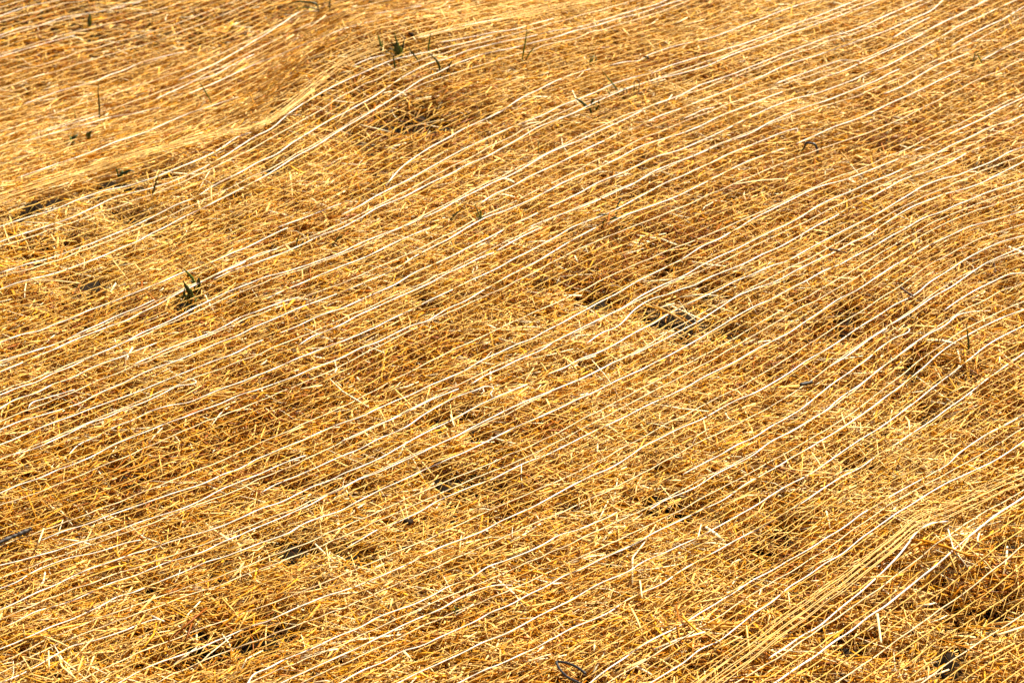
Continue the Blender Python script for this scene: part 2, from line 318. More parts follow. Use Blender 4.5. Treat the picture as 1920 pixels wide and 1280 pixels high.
# ------------------------------------------------------------------ netting: traces of the white cords, read off the photo in nine tiles at 3x
TR = {(0, 0): '''0 92 130 45 290 10 330 0|0 200 100 165 230 140 350 100 470 80 620 55 760 20 830 0|130 590 300 525 440 485 545 455 600 430 700 395 800 350 900 325 1050 290
1000 455 1100 410 1200 365 1300 310 1400 250 1500 190 1600 125 1700 65 1790 62|870 560 1000 500 1100 455 1200 425 1300 370 1430 305|130 800 250 765 370 730 480 700 600 665 750 640 900 605
100 1000 300 930 500 860 650 800 800 750 920 700 1060 640 1180 600 1340 545|1060 530 1180 480 1300 425 1450 355 1560 315 1640 280 1760 230 1919 172
0 1275 150 1225 300 1180 450 1120 600 1070 700 1050 850 1005 1000 945 1100 905 1250 830 1340 770 1415 745|260 1280 400 1225 500 1180 650 1110 850 1060 1000 1010 1150 940 1250 885 1330 835 1420 780 1530 720 1650 620 1760 550 1919 470
730 1280 850 1225 1000 1150 1100 1110 1200 1045 1350 970 1450 915 1560 865 1650 800 1750 740 1850 680 1919 645|920 1280 1050 1215 1200 1140 1350 1065 1500 985 1650 890 1780 820 1919 730|1560 1280 1700 1230 1850 1170 1919 1145|0 320 200 260 420 200|250 740 420 690 560 650''',
(640, 0): '''0 165 130 130 250 105 280 95|180 80 330 55 450 35|420 215 560 180 700 145 850 115 950 100|550 240 700 215 850 185 1000 160 1100 130 1200 105|60 375 150 335 250 310|0 460 100 420 200 375 300 335 380 315 500 290 600 265 750 230 850 200
0 645 100 590 200 535 300 465 380 415 450 380 520 350 600 330 700 290 800 262 920 235 1050 210 1200 175 1350 150 1500 105 1650 60 1800 15 1830 0
0 730 50 700 150 640 250 580 350 515 450 450 550 405 620 370 700 340 800 305 900 285 1050 250 1200 210 1300 180 1400 155 1550 110 1700 70 1850 20 1919 0
250 1045 320 960 400 895 500 830 600 775 700 720 800 675 900 625 1000 560 1100 510 1200 460 1300 420 1400 390|1510 370 1600 350 1680 340 1720 315 1800 285 1919 250
0 1210 100 1160 200 1100 280 1060 400 1000 480 955 550 915 650 860 750 810 850 765 950 720 1050 680 1150 640 1250 590 1330 560 1450 510 1550 465 1650 435 1750 410 1850 370 1919 350
0 1280 100 1230 200 1170 350 1110 500 1030 600 985 700 930 800 890 900 835 1000 780 1100 720 1200 680 1300 640 1400 590 1500 545 1580 510 1700 470 1800 440 1919 410
340 1280 450 1230 550 1185 650 1130 750 1080 850 1030 950 985 1050 930 1150 870 1250 825 1350 785 1500 715 1600 670 1750 595 1850 560 1919 530
780 1145 850 1100 950 1055 1050 1000 1130 960 1250 905 1350 855 1450 805 1550 755 1650 720 1800 650 1919 608|700 1280 800 1230 950 1175 1050 1130 1150 1080 1250 1025 1350 985 1450 945 1550 895 1650 840 1750 800 1850 770 1919 750
950 1265 1050 1225 1150 1175 1250 1130 1350 1080 1450 1025 1550 985 1640 945 1750 890 1919 838|1050 1280 1200 1220 1350 1165 1480 1110 1550 1075 1650 1030 1750 970 1850 925 1919 900|1300 1280 1400 1240 1500 1200 1600 1150 1700 1095 1800 1040 1919 990|1500 1260 1600 1210 1700 1175 1800 1140 1919 1090''',
(1280, 0): '''0 250 120 225 250 180 350 140 450 105 550 65 650 30 750 0|0 350 100 320 250 275 350 245 450 210 550 170 650 130 750 95 850 55 950 15 985 0|0 412 150 365 300 300 450 250 600 190 700 155 800 120 900 85 1000 45 1110 0
0 530 100 480 250 430 400 370 500 330 600 290 700 255 800 215 900 190 1000 155 1100 110 1200 65 1340 5|0 610 120 560 250 510 350 470 450 430 550 380 650 345 750 315 850 280 950 245 1060 205 1180 160 1300 105 1400 60 1460 5
520 475 620 435 720 400 800 370 890 340 1000 345|1180 215 1280 155 1390 100|0 670 60 645 110 620 180 605
0 750 100 710 200 660 300 620 400 580 500 540 600 505 700 475 800 435 900 400 1000 355 1100 310 1200 265 1300 220 1400 160 1500 110 1600 60 1700 5
0 838 100 795 200 750 300 700 400 650 500 605 620 560 720 535 830 500 950 455 1050 410 1150 370 1250 320 1350 265 1450 210 1550 150 1650 105 1750 60 1880 0
0 900 100 860 200 815 300 780 400 740 500 685 600 640 700 600 800 570 900 530 1000 490 1100 450 1160 415 1220 390|1510 260 1600 210 1700 155 1800 110 1919 40
0 990 50 965 150 920 250 870 350 830 450 790 550 750 620 728 645 722 650 735 625 742|1130 530 1250 480 1350 415 1450 360 1530 330 1610 300|0 1090 100 1040 200 990 300 940 400 895 500 860 575 835
640 810 750 760 850 715 950 680 1050 640 1150 590 1250 545 1350 500 1450 450 1560 400|1680 340 1800 275 1919 220
310 1280 400 1230 500 1180 600 1130 700 1080 800 1040 900 1015 1000 980 1100 940 1200 900 1300 850 1400 805 1500 755 1600 710 1700 660 1800 605 1919 550
550 1280 650 1230 750 1165 850 1115 950 1075 1050 1030 1150 990 1250 945 1350 900 1450 850 1550 800 1650 755 1750 710 1850 680 1919 650
730 1280 850 1220 950 1160 1050 1115 1150 1060 1250 1005 1350 975 1450 940 1550 890 1640 840 1700 828|950 1280 1050 1225 1150 1170 1250 1110 1350 1050 1450 1010 1550 985 1650 945 1750 905 1850 850 1919 825
1090 1280 1200 1215 1300 1160 1400 1120 1500 1085 1600 1060 1700 1020 1800 970 1919 910|1250 1280 1350 1230 1450 1195 1550 1150 1650 1110 1750 1070 1850 1035 1919 1010|1600 1280 1750 1240 1919 1185''',
(0, 427): '''0 80 100 45 230 0|0 255 120 215 250 180 400 130 550 75 680 20 730 0|0 345 100 310 200 285 300 260 400 225 500 190 600 150 690 110 780 75 850 35 920 0
0 645 120 600 220 580 300 545 400 510 500 465 600 430 700 390 800 350 900 310 1000 265 1100 230 1200 190 1300 145 1400 105 1500 55 1620 0|0 750 80 725 150 705 250 675 350 640 450 590 550 545 650 500 750 460 870 405
0 810 100 770 200 725 300 685 400 640 500 600 600 560 700 525 800 475 900 425 1000 370 1140 300 1250 250 1350 205 1450 150 1560 120|1200 290 1300 245 1400 210 1500 175 1600 140 1700 95 1800 45 1919 5
0 940 100 900 200 870 300 820 400 780 500 730 600 690 700 645 800 590 900 550 1000 500 1100 450 1200 400 1300 355 1400 315 1500 275 1600 250 1700 220 1800 185 1919 150
0 1015 100 960 200 930 300 880 400 845 500 795 600 755 700 720 800 680 900 640|750 770 850 725 950 680 1050 640 1150 605 1250 560 1350 505 1450 470 1550 430 1680 390|1500 400 1600 350 1700 310 1800 265 1919 215
160 1015 165 1000 250 960 350 930 420 910|0 1135 100 1095 200 1065 300 1035 450 985 550 935 700 870 800 820 900 780 1000 745 1100 705 1200 660 1330 610 1450 550 1550 510 1700 445 1850 390 1919 360
0 1220 100 1180 250 1115 400 1060 500 1020 600 985 700 950 800 910 900 870 1000 830 1100 790 1200 750 1300 715 1400 665 1480 630|1570 595 1680 550 1800 495 1919 455
60 1278 200 1240 300 1195 400 1150 500 1100 600 1065 700 1020 800 985 900 940 1000 890 1080 880 1108 868 1095 856 1040 855
385 1278 430 1230 550 1170 650 1120 750 1080 850 1030 950 1000 1050 985 1150 945 1250 905 1350 870 1450 830 1550 790 1650 745 1750 705 1850 665 1919 640
520 1278 650 1215 800 1155 950 1095 1050 1060 1150 1020 1250 985 1350 940 1450 910 1550 875 1650 840 1750 795 1850 760 1919 730|1680 660 1750 615 1850 575 1919 550|1500 1278 1600 1235 1700 1195 1800 1150 1919 1095''',
(640, 427): '''0 130 100 90 200 50 330 0|0 220 100 180 200 135 300 85 400 40 500 0|0 365 100 320 200 280 300 235 400 170 500 115 600 65 720 0
0 450 100 410 200 365 300 320 400 260 500 215 600 170 700 120 800 70 870 35 940 0|0 540 100 490 200 445 300 400 400 355 500 310 600 255 700 210 800 160 860 140|870 130 1000 60 1120 0
0 640 100 600 200 555 300 505 400 460 500 405 600 360 700 310 800 265 900 215 1000 160 1100 110 1200 55 1290 0|0 735 100 680 200 645 300 595 400 550 480 525 580 465 700 410 800 350 900 295 1000 240 1100 190 1200 130 1300 70 1430 0
0 1105 100 1065 200 1020 300 975 400 935 500 885 600 845 700 800 800 740 900 695 1000 650 1060 630 1150 580 1250 530 1350 475 1450 420 1550 370 1650 310 1750 260 1850 210 1919 185
0 1200 100 1155 200 1110 300 1070 400 1020 500 970 600 930 660 905|730 880 800 835 900 790 1000 740 1100 700 1200 640 1300 590 1400 540 1500 490 1600 440 1700 375 1800 325 1919 280
0 1278 100 1245 200 1190 300 1150 370 1115 450 1060 550 1000 650 950 750 915 835 893 860 905 838 928 850 948
240 1278 350 1220 450 1165 550 1115 650 1065 750 1010 850 960 950 920 1050 880 1150 830 1250 790 1350 735 1450 700 1550 650 1650 590 1750 540 1850 480 1919 440|1380 650 1450 600 1560 550 1650 460 1750 400 1850 370 1919 345
420 1278 550 1215 650 1170 750 1115 850 1065 950 1015 1050 970 1150 930 1250 890 1350 850 1450 800 1550 750 1650 710 1750 660 1850 610 1919 575
650 1278 750 1235 850 1185 950 1135 1050 1090 1150 1050 1250 1005 1350 955 1450 910 1550 860 1650 815 1750 765 1850 715 1919 675|1160 1278 1250 1230 1350 1180 1450 1130 1550 1085 1650 1035 1750 985 1850 940 1919 905|1620 1278 1700 1230 1800 1180 1919 1120''',
(1280, 427): '''0 165 100 110 200 65 320 0|0 270 100 215 200 165 300 120 400 70 500 20 540 0|0 340 60 325 150 280 250 240 350 200 450 150 550 105 650 50 740 0|0 445 100 395 200 350 300 300 400 260 500 215 580 190 680 135 800 70 930 0
0 570 100 520 200 455 300 390 400 345 530 300 630 245 750 185 850 140 950 85 1050 40 1120 0|0 680 100 620 200 560 300 500 400 445 500 400 600 345 700 295 800 240 890 205 950 170 1050 120 1150 60 1270 0
0 910 100 850 200 800 300 750 400 690 500 640 600 590 680 535 780 470 880 400 980 350 1080 285 1180 220 1300 150 1400 95 1500 45 1600 0
0 1120 100 1080 200 1025 300 970 400 930 500 875 600 815 700 745 800 690 900 625 1000 555 1100 495 1200 430 1300 380 1400 300 1480 250 1580 185 1680 130 1780 85 1919 45
1170 545 1280 480 1400 395 1500 340 1600 270 1700 205 1800 155 1919 105|720 860 800 800 900 735 1000 665 1060 620 1150 565
210 1278 300 1225 400 1180 500 1115 600 1060 650 1030 740 960 840 880 940 810 1030 745 1130 660 1200 615 1260 592 1280 575 1255 560|1470 465 1550 410 1650 350 1750 300 1830 265 1919 255
390 1278 500 1200 600 1150 700 1090 800 1030 900 945 1000 880 1100 800 1200 730 1300 650 1400 590 1480 545 1550 490 1620 475 1730 465
640 1278 750 1215 850 1155 950 1090 1050 1020 1150 945 1250 870 1350 790 1430 715 1520 650 1600 605 1700 550 1800 505 1919 460
860 1278 1000 1190 1100 1130 1200 1060 1300 985 1400 905 1500 830 1600 750 1700 670 1800 610 1919 550|1090 1278 1200 1215 1300 1150 1400 1085 1500 1010 1600 940 1700 860 1800 790 1919 705
1530 1278 1650 1200 1750 1140 1850 1090 1919 1050|1790 1278 1919 1200''',
(0, 853): '''0 215 100 170 220 130 320 85 430 45 540 0|230 480 350 430 500 385 600 345 700 310 800 275 900 240 1000 205 1130 165 1250 110 1350 75 1450 20 1500 0
0 620 120 590 230 560 350 525 450 490 550 465 650 430 750 390 850 355 950 325 1050 290 1150 245 1250 190 1350 150 1450 110 1550 65 1650 25 1720 0|0 750 80 720 200 650 300 610 400 575 500 555 600 530 700 495 790 475|1470 210 1550 165 1690 110 1800 60 1919 10
0 870 100 825 200 775 320 725 420 675 500 640 620 600 750 555 850 525 950 490 1050 460 1150 430 1270 390 1370 345 1470 300 1580 265 1680 215 1760 175 1850 145 1919 110
0 980 100 930 200 880 320 845 450 800 550 750 650 710 750 680 850 640 950 600 1060 570 1150 540 1250 490 1350 450 1450 405 1550 365 1650 320 1750 275 1850 220 1919 190
0 1090 100 1050 200 1005 300 960 400 925 500 880 600 830 650 800 750 770 850 730 950 690 1050 650 1150 605 1250 575 1350 540 1450 500 1550 465 1620 440 1700 390 1800 350 1919 310
0 1280 100 1240 200 1190 300 1130 400 1075 500 1050 600 1020 700 985 800 945 900 925 925 935 850 900|670 1280 800 1205 900 1165 1000 1130 1100 1095 1200 1050 1300 1010 1400 965 1500 935 1600 890 1700 845 1800 805 1919 765
1395 1280 1420 1240 1500 1200 1600 1150 1700 1110 1800 1065 1919 1010|1580 1280 1700 1225 1800 1180 1919 1125''',
(640, 853): '''0 110 100 70 200 25 260 0|0 190 100 135 200 100 300 55 400 10|0 310 100 255 200 205 300 160 400 115 480 75 560 40 660 0|30 520 100 480 200 420 330 370 440 320 540 260 640 215 740 175 840 140 940 90 1040 40 1150 0
0 765 100 730 200 690 300 645 400 600 500 545 600 500 700 465 800 425 900 370 1000 325 1100 280 1200 225 1300 170 1400 120 1500 80 1640 0
0 1010 100 970 200 915 300 875 400 840 500 795 600 740 730 690 830 625 930 590 1030 550 1130 505 1230 450 1330 420 1430 380 1490 355 1550 320|0 1125 100 1080 200 1030 300 980 400 930 500 890 560 865 650 810 750 765 850 735 960 730
0 1275 120 1210 240 1160 350 1100 450 1070 550 1025 650 980 750 935 850 880 950 840 1050 785 1150 740 1250 680 1340 645 1450 590 1550 545 1650 500 1750 440 1850 395 1919 362
320 1280 450 1215 550 1170 700 1100 800 1050 900 1015 1000 965 1100 910 1200 860 1300 810 1400 750 1500 700 1600 660 1700 600 1800 555 1919 502|670 1275 770 1225 900 1170 1000 1125 1100 1080 1200 1025 1300 970 1400 930 1500 885 1600 820 1700 770 1800 725 1919 645
1400 1280 1500 1200 1600 1135 1700 1065 1800 1010 1919 950|1740 1280 1830 1225 1919 1172|1730 310 1800 265 1919 212''',
(1280, 853): '''0 110 100 55 200 5|0 215 100 165 200 100 300 50 400 0|0 360 100 310 230 250 350 165 450 110 550 55 640 0|0 500 100 455 200 400 300 345 400 290 500 225 600 165 700 115 780 65 880 0|0 642 100 590 200 535 300 475 400 425 500 370 600 310 700 250 800 180 900 120 1000 70 1100 0
0 950 100 885 200 825 300 765 400 700 500 650 600 590 700 535 800 470 900 410 1000 335 1100 275 1200 215 1300 160 1400 105 1500 45 1560 0
0 1170 100 1090 200 1045 300 970 400 890 500 825 600 740 700 680 800 610 900 550 1000 470 1100 400 1200 330 1300 270 1400 205 1500 150 1600 105 1700 60 1820 0
480 1145 560 1090 680 1010 770 960 850 890 1000 770 1100 680 1200 580 1250 520 1320 430 1400 385 1500 372|520 1280 650 1190 750 1125 850 1050 950 985 1050 905 1150 840 1250 760 1350 680 1450 600 1550 510 1650 425 1750 345 1850 280 1919 235'''}
segs = []
for (ox, oy), s in TR.items():
    for q in s.replace('\n', '|').split('|'):
        v = np.array(q.split(), float).reshape(-1, 2) / 3.0 + (ox, oy); segs.append(v)
def chain(segs, tol=15):
    segs = [s for s in segs]; changed = True
    while changed:
        changed = False; best = (tol, None, None)
        for i, a in enumerate(segs):
            if np.min(np.abs(a[-1] - np.array([[640, 427], [1280, 853]]))) > 5: continue
            for j, b in enumerate(segs):
                if i == j: continue
                d = np.linalg.norm(a[-1] - b[0])
                if d < best[0]: best = (d, i, j)
        if best[1] is not None:
            i, j = best[1:]; a, b = segs[i], segs[j]
            new = np.concatenate([a[:-1], (a[-1:] + b[:1]) / 2, b[1:]]); segs = [s for k, s in enumerate(segs) if k not in (i, j)] + [new]; changed = True
    return segs
chains = chain(segs)
# run lines that reach the frame's border on past it
def extend(c):
    c = c.copy()
    if c[0, 0] < 8 or c[0, 1] > 1270:
        d = c[1] - c[0]; d = d / np.linalg.norm(d); c = np.concatenate([[c[0] - d * 160], c])
    if c[-1, 0] > 1912 or c[-1, 1] < 8:
        d = c[-1] - c[-2]; d = d / np.linalg.norm(d); c = np.concatenate([c, [c[-1] + d * 160]])
    return c
chains = [extend(c) for c in chains]
def which(p):
    if p[1] < np.interp(p[0], FOLD_X, FOLD_Y): return 0
    if p[1] > np.interp(p[0], EDGE_X, EDGE_Y) + 1: return 2
    return 1
org = [drop(300, 150), drop(900, 700), drop(1700, 1180)]
nets = [empty('erosion_net', tuple(p)) for p in org]
tag(nets[0], 'far soft looking net sheet beyond the fold at the upper left', 'netting', 'erosion net sheets')
tag(nets[1], 'widest net sheet across the middle of the straw, most white cords', 'netting', 'erosion net sheets')
tag(nets[2], 'coarse wide meshed net sheet in the lower right corner, with one thick white cord', 'netting', 'erosion net sheets')
def wob(n, amp, s=4):
    k = rng.normal(0, 1, n + 4 * s); k = np.convolve(k, np.hanning(2 * s + 1) / s, 'same')[2 * s:-2 * s]; return k * amp
for c in chains:
    P = catmull(c, 7); n = len(P); mid = c[len(c) // 2]
    P = P + np.stack([np.zeros(n), wob(n, .55)], -1)
    k = which(mid)
    dist = np.interp(P[:, 1], [0, 1280], [.00095, .00072])
    if k == 2: dist = dist * 1.5
    Q = drop(P[:, 0], P[:, 1], .0056 + wob(n, .0036, 5))
    r = dist * (1 + .18 * wob(n, 1, 2)); r[0] *= .5; r[-1] *= .5
    link('white_cord', *tube(Q, r, 5), M['cord'], nets[k])

# the fine threads run between the cords: level lines of a smooth function fitted to the traces
def bsp(u, n):
    """cubic B-spline weights: (m,n) basis and derivative for u in [0,1]"""
    k = n - 3; t = np.clip(u, 0, 1 - 1e-9) * k; i = t.astype(int); f = t - i
    B = np.zeros((len(u), n)); D = np.zeros((len(u), n)); a = np.arange(len(u))
    for q, (b, d) in enumerate((((1 - f)**3 / 6, -(1 - f)**2 / 2), ((3*f**3 - 6*f**2 + 4) / 6, (9*f**2 - 12*f) / 6), ((-3*f**3 + 3*f**2 + 3*f + 1) / 6, (-9*f**2 + 6*f + 3) / 6), (f**3 / 6, f**2 / 2))):
        B[a, i + q] = b; D[a, i + q] = d * k
    return B, D
X0, X1, Y0, Y1 = -220., 2140., -130., 1430.; NX, NY = 17, 13
def basis(px, py):
    bx, dx = bsp((px - X0) / (X1 - X0), NX); by, dy = bsp((py - Y0) / (Y1 - Y0), NY)
    m = len(px); f = lambda a, b: np.einsum('mi,mj->mij', a, b).reshape(m, -1)
    return f(bx, by), f(dx, by) / (X1 - X0), f(bx, dy) / (Y1 - Y0)
def spacing(px, py):
    s = 8.5 + 4.5 * np.clip(py / 1280, 0, 1) + 2.5 * np.clip(px / 1920, 0, 1)
    e = py - np.interp(px, EDGE_X, EDGE_Y)
    return s + 13 * np.clip(e / 60, 0, 1)
tp, tt = [], []
for c in chains:
    P = catmull(c, 30); T = np.gradient(P, axis=0); k = (T[:, 0] > 5) & (P[:, 0] > X0) & (P[:, 0] < X1) & (P[:, 1] > Y0) & (P[:, 1] < Y1)
    tp.append(P[k]); tt.append((T / np.linalg.norm(T, axis=1)[:, None])[k])
tp = np.concatenate(tp); tt = np.concatenate(tt)
_, Bx, By = basis(tp[:, 0], tp[:, 1])
gx, gy = [a.ravel() for a in np.meshgrid(np.linspace(X0, X1, 48), np.linspace(Y0, Y1, 36))]
_, Gx, Gy = basis(gx, gy)
sp = spacing(gx, gy)
gslope = -.30 - .25 * np.clip(gx / 1920, 0, 1) * np.clip(gy / 1280, 0, 1) - .08 * np.clip(gx / 1920, 0, 1)     # rough run of the lines away from any trace
A = np.concatenate([(Bx * tt[:, :1] + By * tt[:, 1:]) * 14 * 4, Gy * 14 * .8, (Gx + Gy * gslope[:, None]) * 14 * .35, np.eye(NX * NY)[:1] * 1])
b = np.concatenate([np.zeros(len(tp)), 14 * .8 / sp, np.zeros(len(gx)), [0]])
coef = np.linalg.lstsq(A, b, rcond=None)[0]
cx = np.arange(-200, 2121, 12.); cy = np.arange(-120, 1421, 8.)
PX, PY = np.meshgrid(cx, cy); PHI = (basis(PX.ravel(), PY.ravel())[0] @ coef).reshape(PX.shape)
lev = np.arange(math.ceil(PHI.min()), math.floor(PHI.max()) + 1)
LN = np.stack([np.interp(lev, np.maximum.accumulate(PHI[:, i]), cy, left=np.nan, right=np.nan) for i in range(len(cx))], 1)    # (level, column) -> y
jit = rng.normal(0, .8, len(lev))
pb = [MB(), MB(), MB()]; pk = rng.integers(0, 5, len(lev) // 3 + 2); mb = [MB(), MB(), MB()]; wb = [MB(), MB(), MB()]
foldy = np.interp(cx, FOLD_X, FOLD_Y); edgey = np.interp(cx, EDGE_X, EDGE_Y)
net_of = np.where(np.isnan(LN), -1, np.where(LN < foldy - 3, 0, np.where(LN > edgey + 6, 2, 1)))
LN = LN + jit[:, None]
wobs = np.stack([wob(len(cx), 1.3, 2) + wob(len(cx), 1.2, 9) for _ in lev])
LNW = LN + wobs
for k in range(len(lev)):
    row = net_of[k]; i = 0
    while i < len(cx):
        j = i
        while j + 1 < len(cx) and row[j + 1] == row[i]: j += 1
        if row[i] >= 0 and j - i > 3:
            P = catmull(np.stack([cx[i:j + 1], LNW[k, i:j + 1]], -1), 9)
            n = len(P); Q = drop(P[:, 0], P[:, 1], .0050 + wob(n, .0036, 5))
            r = np.interp(P[:, 1], [0, 1280], [.00082, .00064]) * (1.25 if row[i] == 2 else 1)
            (pb if k % 3 == pk[k // 3] else mb)[row[i]].add(tube(Q, r * (1.1 if k % 3 == pk[k // 3] else 1), 4))
        i = j + 1
# zigzag weft between neighbouring threads
for k in range(len(lev) - 1):
    st = 1
    for par in (0,):
        pts = np.array([(cx[i], LNW[k + (q + par) % 2, i]) for q, i in enumerate(range(0, len(cx), st))])
        nn = np.array([net_of[k, i] if net_of[k, i] == net_of[k + 1, i] else -1 for i in range(0, len(cx), st)])
        i = 0
        while i < len(nn):
            j = i
            while j + 1 < len(nn) and nn[j + 1] == nn[i]: j += 1
            if nn[i] >= 0 and j - i > 2:
                P = pts[i:j + 1]; Q = drop(P[:, 0], P[:, 1], .0048 + wob(len(P), .002, 2))
                wb[nn[i]].add(tube(Q, .00034 if nn[i] < 2 else .00042, 3))
            i = j + 1
for k in range(3):
    mb[k].build('fine_threads', M['thread' if k else 'edge'], nets[k]); wb[k].build('zigzag_weft', M['thread'], nets[k]); pb[k].build('pale_threads', M['pale'], nets[k])
# gathered, lifted net edges
def edge_band(k, line, offs_l, offs_r, lift, count, rad, cross=2.2, weft=True):
    m = MB(); LS = []; L = catmull(line, 10); n = len(L); t = np.linspace(0, 1, n)
    for q in range(count):
        f = q / (count - 1)
        o = f * (offs_l * (1 - t) + offs_r * t)
        o = o * rng.uniform(.75, 1.2)
        P = L + np.stack([0 * t, o + wob(n, cross, 12) + wob(n, .8)], -1)
        lf = lift * (1 - f) ** .7 + .0035; LS.append(P)
        Q = drop(P[:, 0], P[:, 1], lf + wob(n, .0028, 5)); m.add(tube(Q, rad, 4))
    for a, b in zip(LS[:-1], LS[1:]) if weft else ():                # the tangled weft of the gathered edge
        Z = np.where((np.arange(n) % 2 == 0)[:, None], a, b); m.add(tube(drop(Z[:, 0], Z[:, 1], lift * .5 + .003 + wob(n, .002, 2)), .00035, 3))
    m.build('gathered_edge', M['edge'], nets[k])
edge_band(0, [(-160, 440), (0, 386), (60, 365), (133, 340), (200, 316), (267, 293), (333, 276), (400, 257), (470, 244), (520, 222), (590, 170)], -30, -6, .012, 6, .0006, 2.2, False)
edge_band(1, [(470, 247), (500, 232), (547, 200), (600, 158), (640, 128), (720, 95)], -8, -28, .006, 6, .0005, 2.2, False)
edge_band(0, [(780, 72), (870, 52), (960, 35), (1050, 17), (1140, 2), (1260, -30)], -6, -8, .008, 3, .0008)
edge_band(1, [(1250, 1365), (1353, 1280), (1413, 1236), (1463, 1196), (1513, 1160), (1547, 1133), (1580, 1110), (1613, 1083), (1647, 1056), (1680, 1030), (1713, 1000), (1780, 970), (1853, 935), (1920, 905), (2060, 840)], -48, -20, .008, 7, .00055, 3.5, False)

# ------------------------------------------------------------------ grass sprouts, staples, sticks
def blade_mesh(pts, wpx, y, dy=0.0, flat=.3):
    P2 = catmull(np.array(pts, float), 5); n = len(P2); t = np.linspace(0, 1, n)
    Q = np.stack([onplane(P2[i, 0], P2[i, 1], y + dy * t[i]) for i in range(n)])
    Q[0, 2] -= .008
    wm = 1.1 * wpx * K * y / cP * .5
    r = wm * np.clip(np.minimum(.65 + 1.2 * t, 1.15 - t ** 2.2), .12, 1)
    return tube(Q, r, 6, flat, up=(0, -1, .2))
def plant(name, label, cat, blades, m='grass', group='green sprouts in the straw', part='blade'):
    bx, by = blades[0][0][0]; base = drop(bx, by)
    o = empty(name, tuple(base)); tag(o, label, cat, group)
    for q, bl in enumerate(blades):
        pts, wpx = bl[0], bl[1]; mm = bl[2] if len(bl) > 2 else m
        y = float(drop(pts[0][0], pts[0][1])[1])
        link(part if len(bl) < 4 else bl[3], *blade_mesh(pts, wpx, y, rng.uniform(-.012, .012)), M[mm], o)
    return o
T = lambda label, blades, m='grass', name='grass_sprout', cat='sprout': plant(name, label, cat, blades, m)
T('short stout pair of upright blades alone in the blurred far left corner', [([(167,50),(166,40),(168,26)],4,'darkgrass'),([(168,51),(170,42),(169,24)],3)])
T('arching blades bowing to the left on the pale heap at the top edge', [([(598,17),(594,9),(575,4),(556,4),(540,8)],3.5,'darkgrass'),([(597,17),(580,15),(562,15),(550,18)],2.5)])
T('single short upright blade on the top edge beside the arching blades', [([(618,14),(618,6),(620,-4)],3,'darkgrass')])
T('tall thin solitary upright blade left of centre beyond the fold', [([(186,218),(186,195),(184,170),(185,154)],2.8,'darkgrass')])
T('thin blade leaning left with a flat one below it, above the fold', [([(397,192),(388,177),(378,160),(371,149)],2.2),([(380,184),(368,180),(358,176)],2)])
T('thin pale stub of a blade right of the broad leaved seedlings', [([(142,220),(140,212),(139,203)],1.6,'dryblade')])
T('slanting blade just below the gathered net edge at the left', [([(285,368),(289,353),(293,340),(298,327)],3,'darkgrass')])
T('narrow pair of green blades left of the biggest tuft on the crest', [([(716,95),(713,82),(710,70),(709,60)],3),([(716,95),(717,84),(717,75)],2.5)])
T('biggest green tuft on the crest, with a wide middle blade and spread tips', [([(747,103),(744,94),(743,85),(745,76)],8,'darkgrass'),([(750,102),(748,90),(743,76),(739,58)],3.2),([(745,100),(741,88),(735,81),(731,76)],3.2,'darkgrass'),
  ([(753,100),(755,90),(757,80),(759,72)],3.5,'darkgrass'),([(752,102),(752,94),(749,86)],4.5),([(742,97),(736,92),(730,92),(725,99)],2.2,'darkgrass'),([(726,100),(724,97),(722,94)],2.5,'darkgrass')])
T('short dark blade pointing down the slope below the biggest tuft', [([(741,127),(739,116),(737,104)],3.4,'darkgrass')])
T('upright single blade on the crest right of the biggest tuft', [([(803,97),(804,86),(806,72),(808,61)],2.8)])
T('thin blade leaning left between the biggest tuft and the curved blade', [([(788,120),(779,107),(770,95),(765,85)],2.4,'darkgrass')])
T('dark curved blade arching left on the white cord of the crest', [([(826,136),(824,126),(818,113),(811,106),(805,102)],4,'darkgrass')])
T('short dark blade leaning right beside the dark curved blade', [([(838,132),(843,123),(848,113)],3,'darkgrass')])
T('two bladed sprout with one tall upright blade and one leaning right', [([(979,113),(982,95),(986,72),(988,50)],2.8),([(985,112),(993,100),(1004,86)],2.4),([(979,112),(984,115),(990,116)],3,'darkgrass')])
T('yellowing looped blade pair at the end of a white cord', [([(1105,121),(1107,114),(1110,106),(1113,104)],3.2,'dryblade'),([(1106,122),(1109,116),(1114,104)],2.5),([(1112,121),(1117,116),(1118,109),(1113,104)],2.5,'dryblade')])
T('long thin blade leaning far to the left above the two wire loops', [([(1161,174),(1151,160),(1140,147),(1128,131)],2.2)])
T('faint short leaning blade right of the curled leaf', [([(1148,185),(1143,176),(1136,164)],1.8)])
T('thick dark blade lying slanted left of the curled leaf', [([(1110,206),(1099,199),(1088,190),(1075,182)],5,'darkgrass')])
T('dark curled leaf on a white cord beside the thick slanted blade', [([(1119,198),(1113,196),(1109,191),(1112,187),(1118,187)],5,'darkgrass'),([(1119,198),(1123,195),(1122,187)],3,'darkgrass')])
T('tiny thin stem standing alone left of the black staple', [([(1009,284),(1010,274),(1010,262)],2,'dryblade')])
T('flat dark blades lying left of the yellow green tuft in mid field', [([(843,411),(852,403),(861,396),(870,387)],3.2,'darkgrass'),([(865,413),(848,412),(830,411)],2.5,'dryblade')])
T('yellow green ragged tuft in mid field', [([(900,414),(899,404),(893,390),(888,376)],2.6,'dryblade'),([(902,412),(902,402),(899,390)],3.2),([(901,413),(907,405),(911,397)],2.6,'dryblade'),([(900,413),(895,405),(891,398)],2.4),([(901,414),(901,405),(903,394)],3)])
